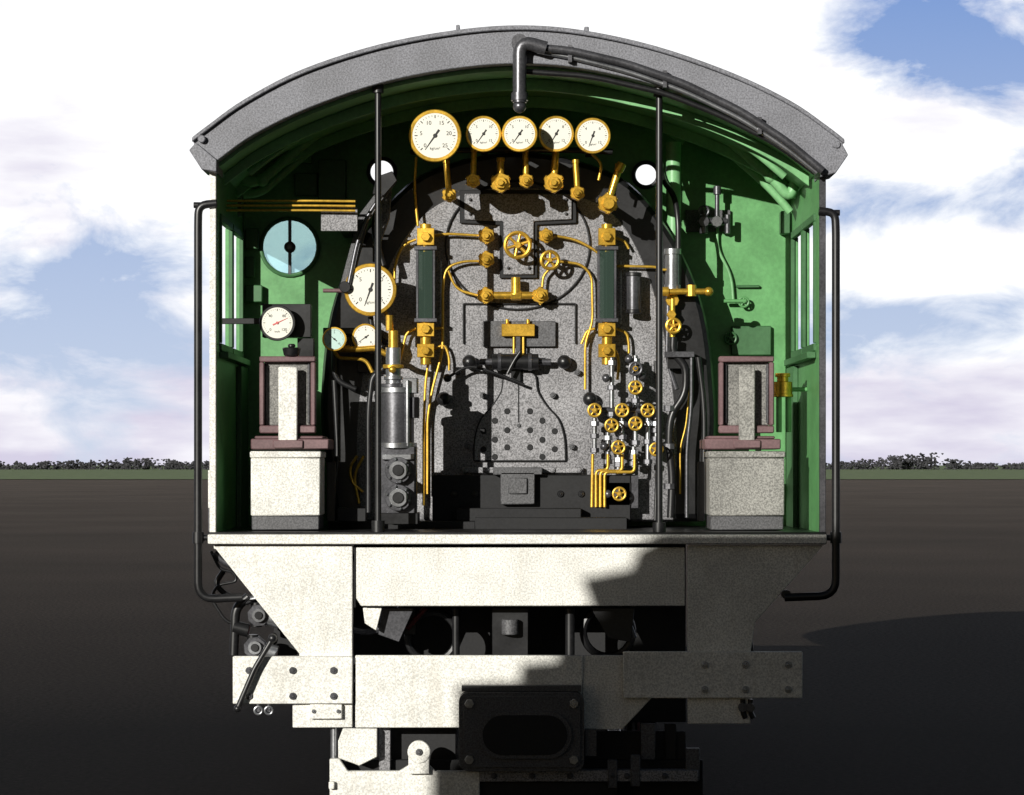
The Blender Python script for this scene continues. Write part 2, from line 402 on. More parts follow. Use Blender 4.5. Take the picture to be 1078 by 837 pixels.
# ---------------------------------------------------------------- gauges
def text(txt,c,size,m,rot=0,parent=LOCO):
    cu=bpy.data.curves.new('dial_lettering','FONT'); cu.body=txt; cu.size=size; cu.align_x='CENTER'; cu.align_y='CENTER'; cu.extrude=0.0003
    o=bpy.data.objects.new('dial_lettering',cu); sc.collection.objects.link(o)
    o.rotation_euler=(math.pi/2,0,0); o.location=c; cu.materials.append(m); o.parent=parent
def gauge(px,py,r,y,ang,nums,unit,face=DIAL,rim=BRASS,pcol=NEEDLE,nm='pressure_gauge'):
    p=Part(nm,0.0015); R=r*S(y); c=W(px,py,y)
    p.lathe(c,(0,-1,0),[(-0.07,R*0.80),(-0.05,R*0.97),(0.0,R*1.0),(0.004,R*1.03),(0.009,R*1.0),(0.009,R*0.89),(0.006,R*0.87)],rim,40)
    p.cyl(c+Vector((0,-0.0075,0)),c+Vector((0,0.0,0)),R*0.88,face,seg=40)
    yy=-0.009
    for k in range(31):
        a=math.radians(225-270*k/30); L=0.12 if k%5==0 else 0.06
        d=Vector((math.cos(a),0,math.sin(a))); t=Vector((-d.z,0,d.x))*R*(0.018 if k%5==0 else 0.009)
        q1=c+d*R*(0.80-L)+Vector((0,yy,0)); q2=c+d*R*0.80+Vector((0,yy,0))
        p.loft([[q1-t,q1+t,q2+t,q2-t],[q+Vector((0,0.001,0)) for q in (q1-t,q1+t,q2+t,q2-t)]],NEEDLE)
    a=math.radians(ang); d=Vector((math.cos(a),0,math.sin(a))); t=Vector((-d.z,0,d.x))*R*0.045
    q1=c-d*R*0.28+Vector((0,-0.010,0)); q2=c+d*R*0.68+Vector((0,-0.010,0))
    p.loft([[q1-t,q1+t,q2+t*0.2,q2-t*0.2],[q+Vector((0,0.0015,0)) for q in (q1-t,q1+t,q2+t*.2,q2-t*.2)]],pcol)
    p.cyl(c+Vector((0,-0.013,0)),c+Vector((0,-0.008,0)),R*0.08,pcol,seg=16)
    p.done()
    n=len(nums)
    for k,t_ in enumerate(nums):
        a=math.radians(225-270*k/(n-1))
        text(t_,c+Vector((math.cos(a)*R*0.55,-0.0085,math.sin(a)*R*0.55)),R*0.22,NEEDLE)
    if unit: text(unit,c+Vector((0,-0.0085,-R*0.5)),R*0.15,NEEDLE)
rows=[(458,143,27,0.24,235,['0','5','10','15','20','25']),(509,141,18.5,0.34,235,['0','5','10','15']),(547,141,18.5,0.34,235,['0','5','10','15']),
      (585.5,141,18.5,0.50,240,['0','4','8','12']),(624,143,18.5,0.24,250,['0','4','8','12'])]
for (x,y,r_,yy,an,nu) in rows: gauge(x,y,r_,yy,an,nu,'kg/cm²')
gauge(390,305,27,0.68,250,['0','5','10','15'],'kg/cm²')
gauge(385,355,14,0.70,215,['0','4','8'],'')
gauge(352,357,12.5,0.60,140,['0','5','10'],'',face=DIALG)
gauge(292,340,18.5,0.34,25,['0','40','80','120'],'km/h',rim=BLACK,pcol=PINK,nm='speedometer')
p=Part('gauge_mounting_rail',0.002)
p.ptube([(432,160,1.0),(500,158,1.0),(600,158,1.0),(645,160,1.0)],1.0,3,BLACK)
for (x,y,r_,yy,an,nu) in rows:
    c=W(x,143,yy+0.069); p.box((c.x-.02,c.y,c.z-.03),(c.x+.02,1.05,c.z+.03),BLACK)
p.pbox(276,320,327,355,0.415,0.12,BLACK); p.pbox(313,356,330,376,0.42,0.1,BLACK); p.pbox(229,335,276,341,0.47,0.03,BLACK)
p.done()
p=Part('gauge_shutoff_cock',0.002)
for (x,y,tx,ty,r) in ((473,205,470,172,8),(498,190,499,160,8),(527,192,527,170,11),(554,190,553,160,8),(583,192,585,160,11),(608,203,606,172,8),(640,214,652,176,11)):
    p.hexv(x,y,0.60,r,BRASS); th=3.2 if r<10 else 3.8
    p.pcyl(x,y,tx,ty,0.62,th,BRASS); p.pcyl(tx,ty,tx,ty-4,0.62,th*1.2,BRASS)
    p.cyl(W(x,y,0.64),W(x,y+3,1.07),r*0.4*S(.9),BRASS,seg=12)
p.disc(641,214,0.54,6,0.05,BRASS,seg=16)
p.pcyl(651,180,655,172,0.60,5,BRASS); p.ptube([(623,162),(634,172),(630,190)],0.62,1.5,BRASSY)
p.ptube([(438,165),(436,200),(440,238)],0.92,1.5,BRASSY)
p.done()
for x in (448,639):
    p=Part('water_gauge_column',0.003); y=0.84
    p.pbox(x-9,240,x+9,258,y,0.09,BRASS); p.pcyl(x,236,x,266,y+0.045,6,BRASS); p.disc(x,249,y-0.03,5,0.04,BRASS,seg=6)
    p.pbox(x-10,262,x-7.5,337,y+0.01,0.06,IRON); p.pbox(x+7.5,262,x+10,337,y+0.01,0.06,IRON)
    p.pbox(x-7.4,262,x+7.4,337,y+0.012,0.004,GAUGEGLASS); p.pcyl(x,262,x,337,y+0.045,3.4,STEEL)
    for yy in (261,337): p.pbox(x-12,yy-2,x+12,yy+2,y+0.0,0.07,IRON)
    p.pbox(x-9,340,x+9,354,y,0.09,BRASS); p.pcyl(x,336,x,384,y+0.045,5.5,BRASS); p.disc(x,346,y-0.03,5,0.04,BRASS,seg=6)
    p.pbox(x-9,362,x+9,376,y+0.005,0.085,BRASS); p.disc(x,369,y-0.03,4.5,0.04,BRASS,seg=6)
    p.cyl(W(x,249,y+0.04),W(x,249,1.02),0.02,BRASS); p.cyl(W(x,346,y+0.04),W(x,346,1.02),0.02,BRASS)
    p.done()
p=Part('backhead_valve_group',0.002)
y=0.88
for (px_,py_,r) in ((512,248,9),(575,248,8),(512,273,9),(511,311,9),(569,311,9)): 
    p.hexv(px_,py_,y,r,BRASS); p.cyl(W(px_,py_,y),W(px_,py_,1.0),r*0.4*S(y),BRASS)
p.wheel(545,258,y-0.03,13,BRASS,6,2.2); p.wheel(579,274,y-0.03,9,BRASS,5,2); 
p.cyl(W(545,258,y),W(545,258,1.0),0.02,BRASS)
p.pcyl(509,311,572,311,y+0.03,4,BRASS); p.pcyl(543,292,543,311,y+0.03,5,BRASS); p.pcyl(538,311,549,311,y+0.03,5.5,BRASS,seg=6)
p.done()
p=Part('brass_pipework',0)
r=1.5; y=0.94
for pts in (
 [(504,248),(470,246),(452,249)], [(504,275),(488,275),(470,281),(466,300),(466,370),(455,410),(450,440),(450,520)],
 [(583,248),(606,252),(624,262),(634,270)], [(587,275),(612,278),(623,290),(624,340),(616,360),(616,410)],
 [(438,252),(424,258),(416,276),(415,300)], [(648,280),(690,281),(697,284)], [(648,250),(658,254),(662,262)],
 [(569,321),(572,290),(579,283)], [(503,311),(480,305),(472,285)],
 [(452,375),(448,400),(446,450),(446,532)], [(457,368),(468,362),(473,376),(473,390)], [(649,346),(660,350),(662,362),(662,372)],
 [(648,369),(652,380),(650,400)], [(466,345),(457,346)], [(626,346),(618,348),(612,362)],
 [(408,334),(415,350),(414,372)], [(438,346),(428,350),(424,366),(420,384)],
 [(376,480),(368,492),(370,508),(382,518)], [(541,354),(541,372)],[(551,354),(551,372)],
 [(697,284),(712,284),(712,300)],[(383,480),(372,500),(378,530)]):
    p.ptube(pts,y,r,BRASSY,rad=12)
p.ptube([(358,367),(372,368),(396,366),(404,372),(420,376)],0.70,3.2,BRASS); p.pcyl(357,367,368,367,0.70,4,BRASS)
p.ptube([(352,369),(356,377),(385,378),(392,392)],0.76,2,BRASSY)
p.ptube([(404,326),(410,336),(412,350)],0.72,2,BRASSY); p.pcyl(410,332,410,348,0.72,4,BRASS,seg=8)
p.done()
p=Part('gauge_pedestal',0.003)
p.ptube([(390,333),(392,350),(408,362)],0.78,3,BLACK); p.pbox(340,345,400,352,0.80,0.3,BLACK); p.ptube([(352,368),(352,400),(375,410)],0.9,3,BLACK)
p.ptube([(340,306),(366,306)],0.70,2.2,MAUVE); p.pbox(380,298,400,312,0.75,0.35,BLACK)
p.pbox(376,372,396,392,0.92,0.1,BLACK)
p.done()
p=Part('reversing_lever',0.003)
p.ppoly([(401,196),(412,186),(416,193),(388,232),(370,303),(360,306),(358,300),(378,226)],0.70,0.03,BACKD)
p.ppoly([(396,186),(413,180),(418,190),(404,206),(392,204)],0.66,0.05,BLACK)
p.ptube([(402,205),(386,228),(376,255),(366,304)],0.66,2.2,IRON)
p.disc(363,302,0.64,6,0.06,BLACK); p.ptube([(403,200),(392,240),(404,280)],0.8,3,BLACK)
p.ppoly([(402,205),(412,200),(410,230),(398,262),(392,258)],0.82,0.04,BACK)
p.done()
p=Part('brake_valve_pedestal',0.003); y=0.32
p.pbox(400,470,438,549,y,0.2,IRON); p.pcyl(418,412,418,470,y+0.08,18,IRON); p.pcyl(418,408,418,414,y+0.08,20,STEEL); p.pcyl(418,466,418,472,y+0.08,21,STEEL)
p.pcyl(414,366,414,412,y+0.06,8,STEEL); p.pcyl(414,348,414,372,y+0.06,5,BRASS); p.pcyl(414,384,414,388,y+0.06,11,BRASS); p.pcyl(414,396,414,400,y+0.06,10,STEEL)
p.pcyl(414,404,414,408,y+0.06,13,IRON); p.sph(W(413,389,y),4*S(y),BRASS)
for yy in (495,524):
    p.disc(419,yy,y-0.05,14,0.05,IRON,seg=30); p.disc(419,yy,y-0.07,10,0.03,STEEL,seg=24); p.disc(419,yy,y-0.08,6,0.02,BLACK,seg=20)
    for k in range(6):
        a=k*math.pi/3+.3; p.bolt(419+12*math.cos(a),yy+12*math.sin(a),y-0.05,1.8,STEEL)
p.pbox(402,478,436,484,y-0.03,0.05,STEEL); p.pbox(400,540,440,552,y-0.05,0.3,BLACK)
p.pcyl(429,400,429,470,y,2,STEEL); p.pbox(424,398,440,414,y+0.02,0.1,STEEL); p.pbox(434,418,441,440,y+0.0,0.1,IRON)
p.ptube([(404,388),(392,396),(388,430),(388,540)],y+0.15,3,BLACK)
p.done()
p=Part('lubricator_valve_cluster',0.0015); y=0.84
for (x,yy) in ((626,432),(655,432),(682,432),(644,448),(669,446),(651,471),(669,408),(691,473),(669,388),(652,520)):
    p.wheel(x,yy,y-0.05,6.5,BRASSY if yy>400 else IRON,5,1.3); p.disc(x,yy,y,8,0.05,IRON,seg=8); p.disc(x,yy,y-0.065,3,0.03,BRASS,seg=8)
for (x,a,b) in ((626,440,478),(644,376,440),(655,440,480),(669,374,470),(682,440,490),(640,455,490),(651,478,500),(667,470,492),(691,440,466)):
    p.pcyl(x,a,x,b,y+0.03,2.6,STEEL,seg=12)
    for q in (a+6,(a+b)/2,b-4): p.pcyl(x,q-2.5,x,q+2.5,y+0.03,5,STEEL if q==a+6 else IRON,seg=6)
p.pcyl(620,432,690,432,y+0.03,3.5,IRON)
p.pcyl(640,447,675,447,y+0.03,3,IRON)
for x in (630,662,676): p.sph(W(x,427,y-0.02),4.5*S(y),BLACK,12)
for (x,yy) in ((638,398),(662,378),(676,396),(636,470),(640,520)): p.sph(W(x,yy,y),4.5*S(y),IRON,12)
for k,(x,h) in enumerate(((624,486),(640,492),(655,490),(668,488))):
    bx=623+k*4.5; p.ptube([(x,478),(x,h+k*3),(bx,h+k*3+0.01),(bx,534)] if x-bx>1 else [(x,478),(bx,534)],y+0.02-0.01*k,1.7,BRASSY,rad=5)
p.pbox(664,500,672,535,y+0.03,0.04,IRON); p.pbox(636,508,664,532,y+0.02,0.1,BLACK)
p.done()
p=Part('oil_reservoir',0.003)
p.pcyl(667,290,667,327,0.90,7.5,IRON); p.pcyl(667,287,667,291,0.90,8.5,BLACK); p.pcyl(667,326,667,330,0.90,8.5,BLACK); p.pbox(664,295,670,322,0.94,0.06,IRON); p.done()
p=Part('injector_pipework',0.0015)
p.ptube([(694,150,1.2),(697,190,1.1),(710,205,1.0),(714,230,.95),(714,300,.95)],1.0,3,BLACK,rad=25)
p.ptube([(709,150),(709,272)],1.15,8,GREEN_L); p.pcyl(708,264,708,308,0.95,7.5,STEEL); p.pcyl(708,262,708,268,0.95,9,STEEL); p.pcyl(708,300,708,306,.95,9,STEEL)
p.pcyl(700,307,746,307,0.88,3.2,BRASS); p.pcyl(728,300,728,312,0.88,5,BRASS,seg=8); p.sph(W(746,307,.88),5*S(.88),BRASS); p.pcyl(696,307,704,307,.88,5,BRASS)
p.disc(708,316,0.92,7,0.05,BRASS,seg=8); p.wheel(709,343,0.88,7,BRASS,5,1.8); p.disc(707,331,0.9,5,0.05,BRASS,seg=6); p.pcyl(708,310,708,355,0.93,3,BRASS)
p.ptube([(709,355),(708,372),(722,385),(722,415),(706,436),(704,470),(708,500),(706,545)],0.90,4.2,BLACK,rad=20)
p.ptube([(704,300),(702,380),(712,410)],1.0,3,IRON,rad=20)
p.pbox(700,370,731,376,0.86,0.1,IRON); p.pbox(703,374,727,388,0.9,0.06,BLACK)
p.ptube([(728,376),(728,430),(723,470),(723,545)],0.88,2.0,IRON,rad=30)
p.ptube([(735,376),(742,430),(740,548)],0.80,3,BLACK,rad=30)
p.ptube([(690,380),(694,440),(690,548)],1.0,3,BLACK,rad=30)
for yy in (430,470,512): p.pcyl(705,yy-3,705,yy+3,0.9,6.5,IRON,seg=8)
p.ptube([(728,390),(722,450),(716,470),(716,520)],0.95,1.0,BRASSY)
p.done()
p=Part('wall_lubricator',0.002); y=YF-0.12
p.pbox(722,221,769,244,YF-0.03,0.028,BACKD); p.pcyl(733,233,766,233,y,4,IRON); p.pcyl(741,222,741,246,y,4.5,IRON); p.pcyl(755,197,755,240,y,2.5,IRON); p.pcyl(755,196,755,205,y,4,IRON)
p.disc(741,233,y-0.04,6,0.05,IRON,seg=8); p.disc(755,233,y-0.04,6,0.05,STEEL,seg=8); p.wheel(741,222,y-0.04,5,IRON,4,1.2); p.pcyl(766,226,766,246,y,3,IRON)
p.ptube([(755,240),(755,262),(770,290),(772,317)],YF-0.03,1.6,GREEN_L); p.pcyl(762,317,786,317,y+0.05,2,GREEN); p.wheel(783,318,y+0.06,5,GREEN,5,1.2); p.wheel(769,356,y+.06,6,GREEN_D,5,1.2)
p.done()
p=Part('oil_can_on_wall',0.002); 
p.pcyl(824,402,824,416,0.55,10,BRASS); p.pcyl(824,396,824,402,0.55,6,BRASS); p.pcyl(824,393,824,397,.55,8,BRASS); p.pcyl(824,415,824,418,0.55,11,BRASS)
p.pcyl(820,418,820,455,0.55,3,GREEN_L); p.pcyl(830,418,830,455,0.55,3,GREEN_L); p.cyl(W(824,410,.55),(XR,0.55,W(824,410,.55).z),0.012,GREEN); p.done()
# ---------------------------------------------------------------- seats
def seat(x1,x2,px1,px2,bx1,bx2,cx1,cx2,BX_):
    p=Part('crew_seat',0.006); y=0.18
    p.pbox(x1,375,x2,381,y,0.07,MAUVE); p.pbox(x1,448,x2,456,y,0.07,MAUVE)
    p.pbox(x1,381.2,x1+5,447.8,y,0.07,MAUVE); p.pbox(x2-5,381.2,x2,447.8,y,0.07,MAUVE)
    p.ppoly([(x1+5,381),(x2-5,381),(x2-5,448),(x1+5,448)],y+0.05,0.02,CUSH)
    for sx in (x1+7,x2-7): p.ppoly([(sx-1.5,383),(sx+1.5,383),(sx+1.5,446),(sx-1.5,446)],y+0.03,0.02,BACKD)
    p.pbox(px1,386,px2,469,y-0.03,0.03,BX_)
    p.pbox(cx1,462,cx2,473,y-0.02,0.40,MAUVE); p.pbox(cx1+4,459,cx2-6,462,y+0.0,0.36,MAUVE)
    p.pbox(px1-6,463,px2+6,472,y-0.035,0.013,MAUVE)
    p.pbox(bx1,482,bx2,543,y,0.36,BX_); p.pbox(bx1-1,475,bx2+1,482,y-0.01,0.38,BX_); p.pbox(bx1+1,543,bx2-1,558,y+0.01,0.34,BACKD)
    return p
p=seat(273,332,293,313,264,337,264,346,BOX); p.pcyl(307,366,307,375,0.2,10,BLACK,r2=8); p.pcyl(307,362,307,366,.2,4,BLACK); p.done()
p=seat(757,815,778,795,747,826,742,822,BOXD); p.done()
p=Part('floor_pillar',0.003); p.pbox(344,486,353,549,0.5,0.05,BLACK); p.ptube([(352,400),(356,480),(348,545)],.9,3,BLACK); p.pbox(735,486,741,549,0.4,0.04,BLACK); p.pbox(355,535,385,549,.5,.2,BLACKM); p.done()
p=Part('floor_toe_plate',0.003); p.pbox(345,549,500,559,0.7,0.2,BLACKM); p.pbox(500,545,660,559,0.65,0.2,BLACKM); p.done()
# ---------------------------------------------------------------- rear frame
p=Part('rear_frame_plate',0.004)
p.ppoly([(224,574),(371,574),(371,766),(308,766),(308,742),(315,742),(315,688)],-0.02,0.03,LIGHT)
p.ppoly([(375,576),(721,576),(721,638),(380,638),(375,630)],0.0,0.03,LIGHT)
p.ppoly([(724,574),(867,574),(795,655),(790,688),(790,762),(724,762)],-0.02,0.03,LIGHT)
p.ppoly([(374,690),(613,690),(613,766),(374,766)],-0.03,0.03,LIGHT)
p.ppoly([(613.5,690),(722,690),(722,720),(700,720),(655,768),(613.5,768)],-0.01,0.03,LIGHT)
p.pbox(372,574,374.6,640,0.0,0.02,BLACKM)
p.box((W(225,0).x,0.0,W(0,578).z),(W(240,0).x,0.9,W(0,574).z),LIGHT)
p.done()
p=Part('buffer_beam',0.004)
p.pbox(245,691,371,741,-0.06,0.038,LIGHT); p.pbox(656,686,845,735,-0.06,0.03,LIGHT)
p.pbox(326,741.5,360,757,-0.05,0.03,LIGHT)
for x in (262,308,351):
    for yy in (706,733): p.bolt(x,yy,-0.06,4.2,IRON)
for x in (742,785,830):
    for yy in (700,726): p.bolt(x,yy,-0.06,4.2,STEEL)
for x in (330,356): p.bolt(x,749,-0.05,2.5,STEEL)
p.done()
p=Part('drawbar_housing',0.008)
def rrect(x1,y1,x2,y2,r,n=5):
    out=[]
    for cx,cy,a0 in ((x2-r,y1+r,-90),(x2-r,y2-r,0),(x1+r,y2-r,90),(x1+r,y1+r,180)):
        for k in range(n+1):
            a=math.radians(a0+90*k/n); out.append((cx+r*math.cos(a),cy+r*math.sin(a)))
    return out
p.ppoly(rrect(483,729,615,812,10),-0.13,0.10,BACKD); p.ppoly(rrect(488,733,611,808,8),-0.145,0.012,BACKD)
p.ppoly(rrect(503,749,602,799,25,8),-0.165,0.018,BACKD); p.ppoly(rrect(508,753,597,795,21,8),-0.170,0.004,BLACKM)
for x in (494,604):
    for yy in (741,800): p.bolt(x,yy,-0.148,5,STEEL)
p.pbox(616,768,628,796,-0.1,0.06,BACKD); p.pbox(486,722,612,728,-0.1,0.07,BACKD)
p.done()
p=Part('lower_drag_box',0.004)
p.ppoly([(347,799),(357,799),(366,812),(420,812),(430,806),(452,806),(458,812),(505,812),(505,845),(347,845)],-0.05,0.05,LIGHT)
p.ppoly([(361,767),(397,767),(397,797),(378,806),(356,798),(356,780)],-0.02,0.04,LIGHT)
p.pbox(399,766,411,812,0.05,0.05,BACK); p.pbox(412,766,480,800,0.15,0.05,BLACKM)
p.pbox(505,811,735,823,-0.06,0.08,BACK); p.pbox(505,823,650,845,-0.02,0.05,BLACKM)
for x in (520,560,600,645,660,700): p.bolt(x,817,-0.06,3.5,IRON)
p.disc(441,792,-0.09,12,0.05,LIGHT); p.pbox(430,794,452,815,-0.085,0.04,LIGHT); p.bolt(441,792,-0.09,4,BACKD)
p.pbox(675,762,690,800,0.02,0.05,BACKD); p.pbox(640,800,650,830,-0.07,0.05,BACKD); p.pbox(664,795,674,828,-0.07,0.05,BACKD); p.pbox(722,788,737,822,-0.02,0.05,BACKD); p.pbox(700,762,712,800,0.1,0.05,BLACKM)
p.pbox(612,770,722,800,0.12,0.04,BLACKM)
p.pbox(346,823,352,831,-0.08,0.03,LIGHT); p.pcyl(352,760,352,800,0.05,4,STEEL)
p.pbox(356,800,740,860,0.10,0.03,BLACKM)
p.done()
p=Part('underframe_fittings',0.003)
p.pbox(518,640,556,690,0.15,0.2,BLACK); p.pcyl(537,652,537,668,0.12,9,BACKD); p.pbox(395,640,438,668,0.25,0.1,BLACK); p.ppoly([(402,640),(436,640),(420,676),(398,668)],0.12,0.05,IRON)
p.ppoly([(622,640),(668,640),(664,676),(640,672)],0.12,0.05,BLACK); p.ppoly([(382,640),(402,640),(396,664),(384,656)],0.05,0.03,LIGHT)
p.torus(W(385,625,0.2),40*S(0.2),4*S(.2),IRON); p.torus(W(455,670,0.3),26*S(0.3),4*S(.3),BLACK); p.torus(W(640,665,0.3),26*S(.3),4*S(.3),BLACK)
p.box((W(372,0,.6).x,0.6,0.55),(W(722,0,.6).x,0.63,FLZ-0.06),BLACKM)
p.pcyl(600,640,600,690,0.2,5,BLACK); p.pcyl(480,640,480,690,0.25,4,BLACK)
p.pcyl(448,640,428,662,0.22,3,RED); p.pcyl(656,640,668,672,0.22,3,IRON)
p.done()
p=Part('brake_hose_fittings',0.002); y=0.1
p.ptube([(222,580),(232,600),(246,602),(250,612),(228,616),(222,630),(238,655),(262,660)],y,1.6,BLACK,rad=8)
p.ptube([(226,582),(236,592),(262,600),(262,612)],y,4,IRON,rad=8); p.ptube([(262,628),(248,640),(246,690)],y,5,BLACK,rad=12); p.ptube([(236,600),(226,615),(240,628),(262,630)],y+.05,3,BLACK,rad=8)
for (x,yy,r) in ((272,648,12),(268,682,12)):
    p.disc(x,yy,y-0.1,r,0.08,IRON,seg=8,rot=.3); p.disc(x,yy,y-0.13,r*0.6,0.04,STEEL,seg=20); p.disc(x,yy,y-0.14,r*0.35,0.02,BLACK,seg=16); p.pcyl(x,yy,x+24,yy+6,y-0.06,8,STEEL); p.pcyl(x-2,yy-14,x-2,yy+12,y-0.04,6,BLACK)
p.pcyl(256,634,284,626,y,4,STEEL); p.pcyl(246,660,262,664,y,7,BLACK)
p.pbox(288,640,312,690,0.3,0.1,BLACKM)
p.done()
p=Part('uncoupling_lever',0.002); p.ptube([(287,672),(268,704),(250,746)],-0.10,3,BLACK,rad=5); p.sph(W(287,672,-.1),5*S(0),BLACK); p.sph(W(250,746,-.1),4*S(0),BLACK); p.cyl(W(268,704,-.1),W(268,704,-.05),0.012,BLACK); p.done()
p=Part('pipe_end_fittings',0.0015)
for x in (272,283): p.torus(W(x,748,-0.05),4*S(0),1.3*S(0),STEEL,seg=16); p.disc(x,748,-0.05,2,0.05,IRON,seg=12); p.pcyl(x,741,x,745,-0.04,2,IRON)
for x in (782,790): p.ptube([(x,736),(x,750),(x+3,756)],-0.02,3,BLACK,rad=5); p.disc(x,745,-0.05,5,0.05,IRON,seg=8)
p.ptube([(790,672),(792,686)],0,2,BLACK)
p.pbox(750,736,790,741,0.0,0.05,IRON)
p.done()
p=Part('cab_step_bracket',0.003); p.pbox(219,495,224,535,-0.02,0.1,LIGHT); p.pbox(219,535,222,560,-.02,.1,BACKD); p.done()
# ---------------------------------------------------------------- rest of the locomotive (ahead of the cab)
BX=W(545,0).x
p=Part('boiler_barrel',0.01)
p.lathe((BX,1.46,2.62),(0,1,0),[(0,0.86),(1.8,0.86),(1.82,0.78),(7.4,0.78),(7.42,0.82),(8.6,0.82),(8.62,0.7),(8.66,0.3)],GREEN_D,48)
for yy in (2.4,3.2,4.6,6.0,7.4): p.torus((BX,yy+0.1,2.62),0.80 if yy>3.1 else 0.87,0.012,BRASS,n=(0,1,0),seg=48)
p.done()
p=Part('chimney',0.01); p.lathe((BX,9.4,3.35),(0,0,1),[(0,0.26),(0.06,0.2),(0.5,0.21),(0.56,0.26),(0.6,0.25)],BLACK,28); p.done()
p=Part('steam_dome',0.01); p.lathe((BX,5.4,3.3),(0,0,1),[(0,0.36),(0.3,0.34),(0.45,0.26),(0.5,0.05)],GREEN_D,28); p.done()
p=Part('main_frames',0.004)
for sx in (-0.55,0.55): p.box((BX+sx-0.02,0.65,0.55),(BX+sx+0.02,9.6,1.35),BLACKM)
p.box((BX-1.2,1.6,1.50),(BX+1.2,9.7,1.54),BLACK); p.box((BX-1.2,9.6,0.9),(BX+1.2,9.66,1.3),RED); p.done()
for yy in (1.5,3.3,5.1,6.9):
    p=Part('driving_wheelset',0.003); R=0.66
    for sx in (-0.74,0.74):
        c=Vector((BX+sx,yy,0.16+R)); p.torus(c,R-0.04,0.05,BLACKM,n=(1,0,0),seg=40)
        for k in range(12):
            a=k*math.pi/6; p.cyl(c,c+Vector((0,math.cos(a),math.sin(a)))*(R-0.06),0.03,RED,seg=8)
        p.cyl(c-Vector((0.06,0,0)),c+Vector((0.06,0,0)),0.13,RED)
    p.cyl((BX-0.74,yy,0.16+R),(BX+0.74,yy,0.16+R),0.08,BLACKM); p.done()
# ---------------------------------------------------------------- track
TR=root('railway_track')
p=Part('rails',0.003,TR)
for sx in (-0.74,0.74):
    p.box((BX+sx-0.035,-40,0.11),(BX+sx+0.035,45,0.155),STEEL); p.box((BX+sx-0.01,-40,0.03),(BX+sx+0.01,45,0.109),IRON); p.box((BX+sx-0.07,-40,0.012),(BX+sx+0.07,45,0.029),IRON)
p.done()
# ---------------------------------------------------------------- ground
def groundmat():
    m=bpy.data.materials.new('dark_asphalt_painted_falloff'); m.use_nodes=True; nt=m.node_tree;N=nt.nodes;L=nt.links;b=N['Principled BSDF']
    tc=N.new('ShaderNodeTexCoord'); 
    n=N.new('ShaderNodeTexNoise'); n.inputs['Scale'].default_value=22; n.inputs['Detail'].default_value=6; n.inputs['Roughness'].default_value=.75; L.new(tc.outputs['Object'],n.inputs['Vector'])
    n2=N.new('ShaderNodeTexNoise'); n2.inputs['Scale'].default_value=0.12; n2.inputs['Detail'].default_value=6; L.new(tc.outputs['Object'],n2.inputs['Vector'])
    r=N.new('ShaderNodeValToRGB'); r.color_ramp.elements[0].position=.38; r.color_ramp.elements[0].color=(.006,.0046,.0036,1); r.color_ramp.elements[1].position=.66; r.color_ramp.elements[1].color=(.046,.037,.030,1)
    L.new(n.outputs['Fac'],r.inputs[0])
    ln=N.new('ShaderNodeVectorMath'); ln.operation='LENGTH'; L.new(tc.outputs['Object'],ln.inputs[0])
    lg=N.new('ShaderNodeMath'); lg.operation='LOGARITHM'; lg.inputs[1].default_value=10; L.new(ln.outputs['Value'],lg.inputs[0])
    mr=N.new('ShaderNodeMapRange'); mr.inputs[1].default_value=.8; mr.inputs[2].default_value=2.4; mr.inputs[3].default_value=.30; mr.inputs[4].default_value=5.4; L.new(lg.outputs[0],mr.inputs[0])  # painted tonal falloff: foreground shade and paler distance put into the asphalt colour
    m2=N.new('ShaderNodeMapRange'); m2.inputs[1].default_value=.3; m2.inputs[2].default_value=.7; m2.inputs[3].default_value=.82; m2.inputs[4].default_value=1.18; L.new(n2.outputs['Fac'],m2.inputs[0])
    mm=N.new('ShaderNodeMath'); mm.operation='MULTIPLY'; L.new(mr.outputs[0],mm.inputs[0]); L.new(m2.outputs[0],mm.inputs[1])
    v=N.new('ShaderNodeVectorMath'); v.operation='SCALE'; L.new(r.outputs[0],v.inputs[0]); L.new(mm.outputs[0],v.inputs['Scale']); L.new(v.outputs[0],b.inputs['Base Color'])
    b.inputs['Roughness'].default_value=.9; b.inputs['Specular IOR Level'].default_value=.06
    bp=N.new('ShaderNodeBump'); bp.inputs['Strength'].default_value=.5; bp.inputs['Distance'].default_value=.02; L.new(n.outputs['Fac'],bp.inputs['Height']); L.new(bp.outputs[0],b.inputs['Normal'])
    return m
def sheet(name,x1,x2,y1,y2,z,m):
    me=bpy.data.meshes.new(name); me.from_pydata([(x1,y1,z),(x2,y1,z),(x2,y2,z),(x1,y2,z)],[],[(0,1,2,3)]); me.materials.append(m)
    o=bpy.data.objects.new(name,me); sc.collection.objects.link(o); return o
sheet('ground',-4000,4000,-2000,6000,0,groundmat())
GR=mat('meadow_grass',(0.13,0.19,0.05),0.9,0,0.25,0.4,0.3); 
sheet('grass',-4000,4000,330,5900,0.06,GR)
LEAF=mat('distant_foliage',(0.045,0.045,0.05),0.95,0,0.4,0.6,0.3)
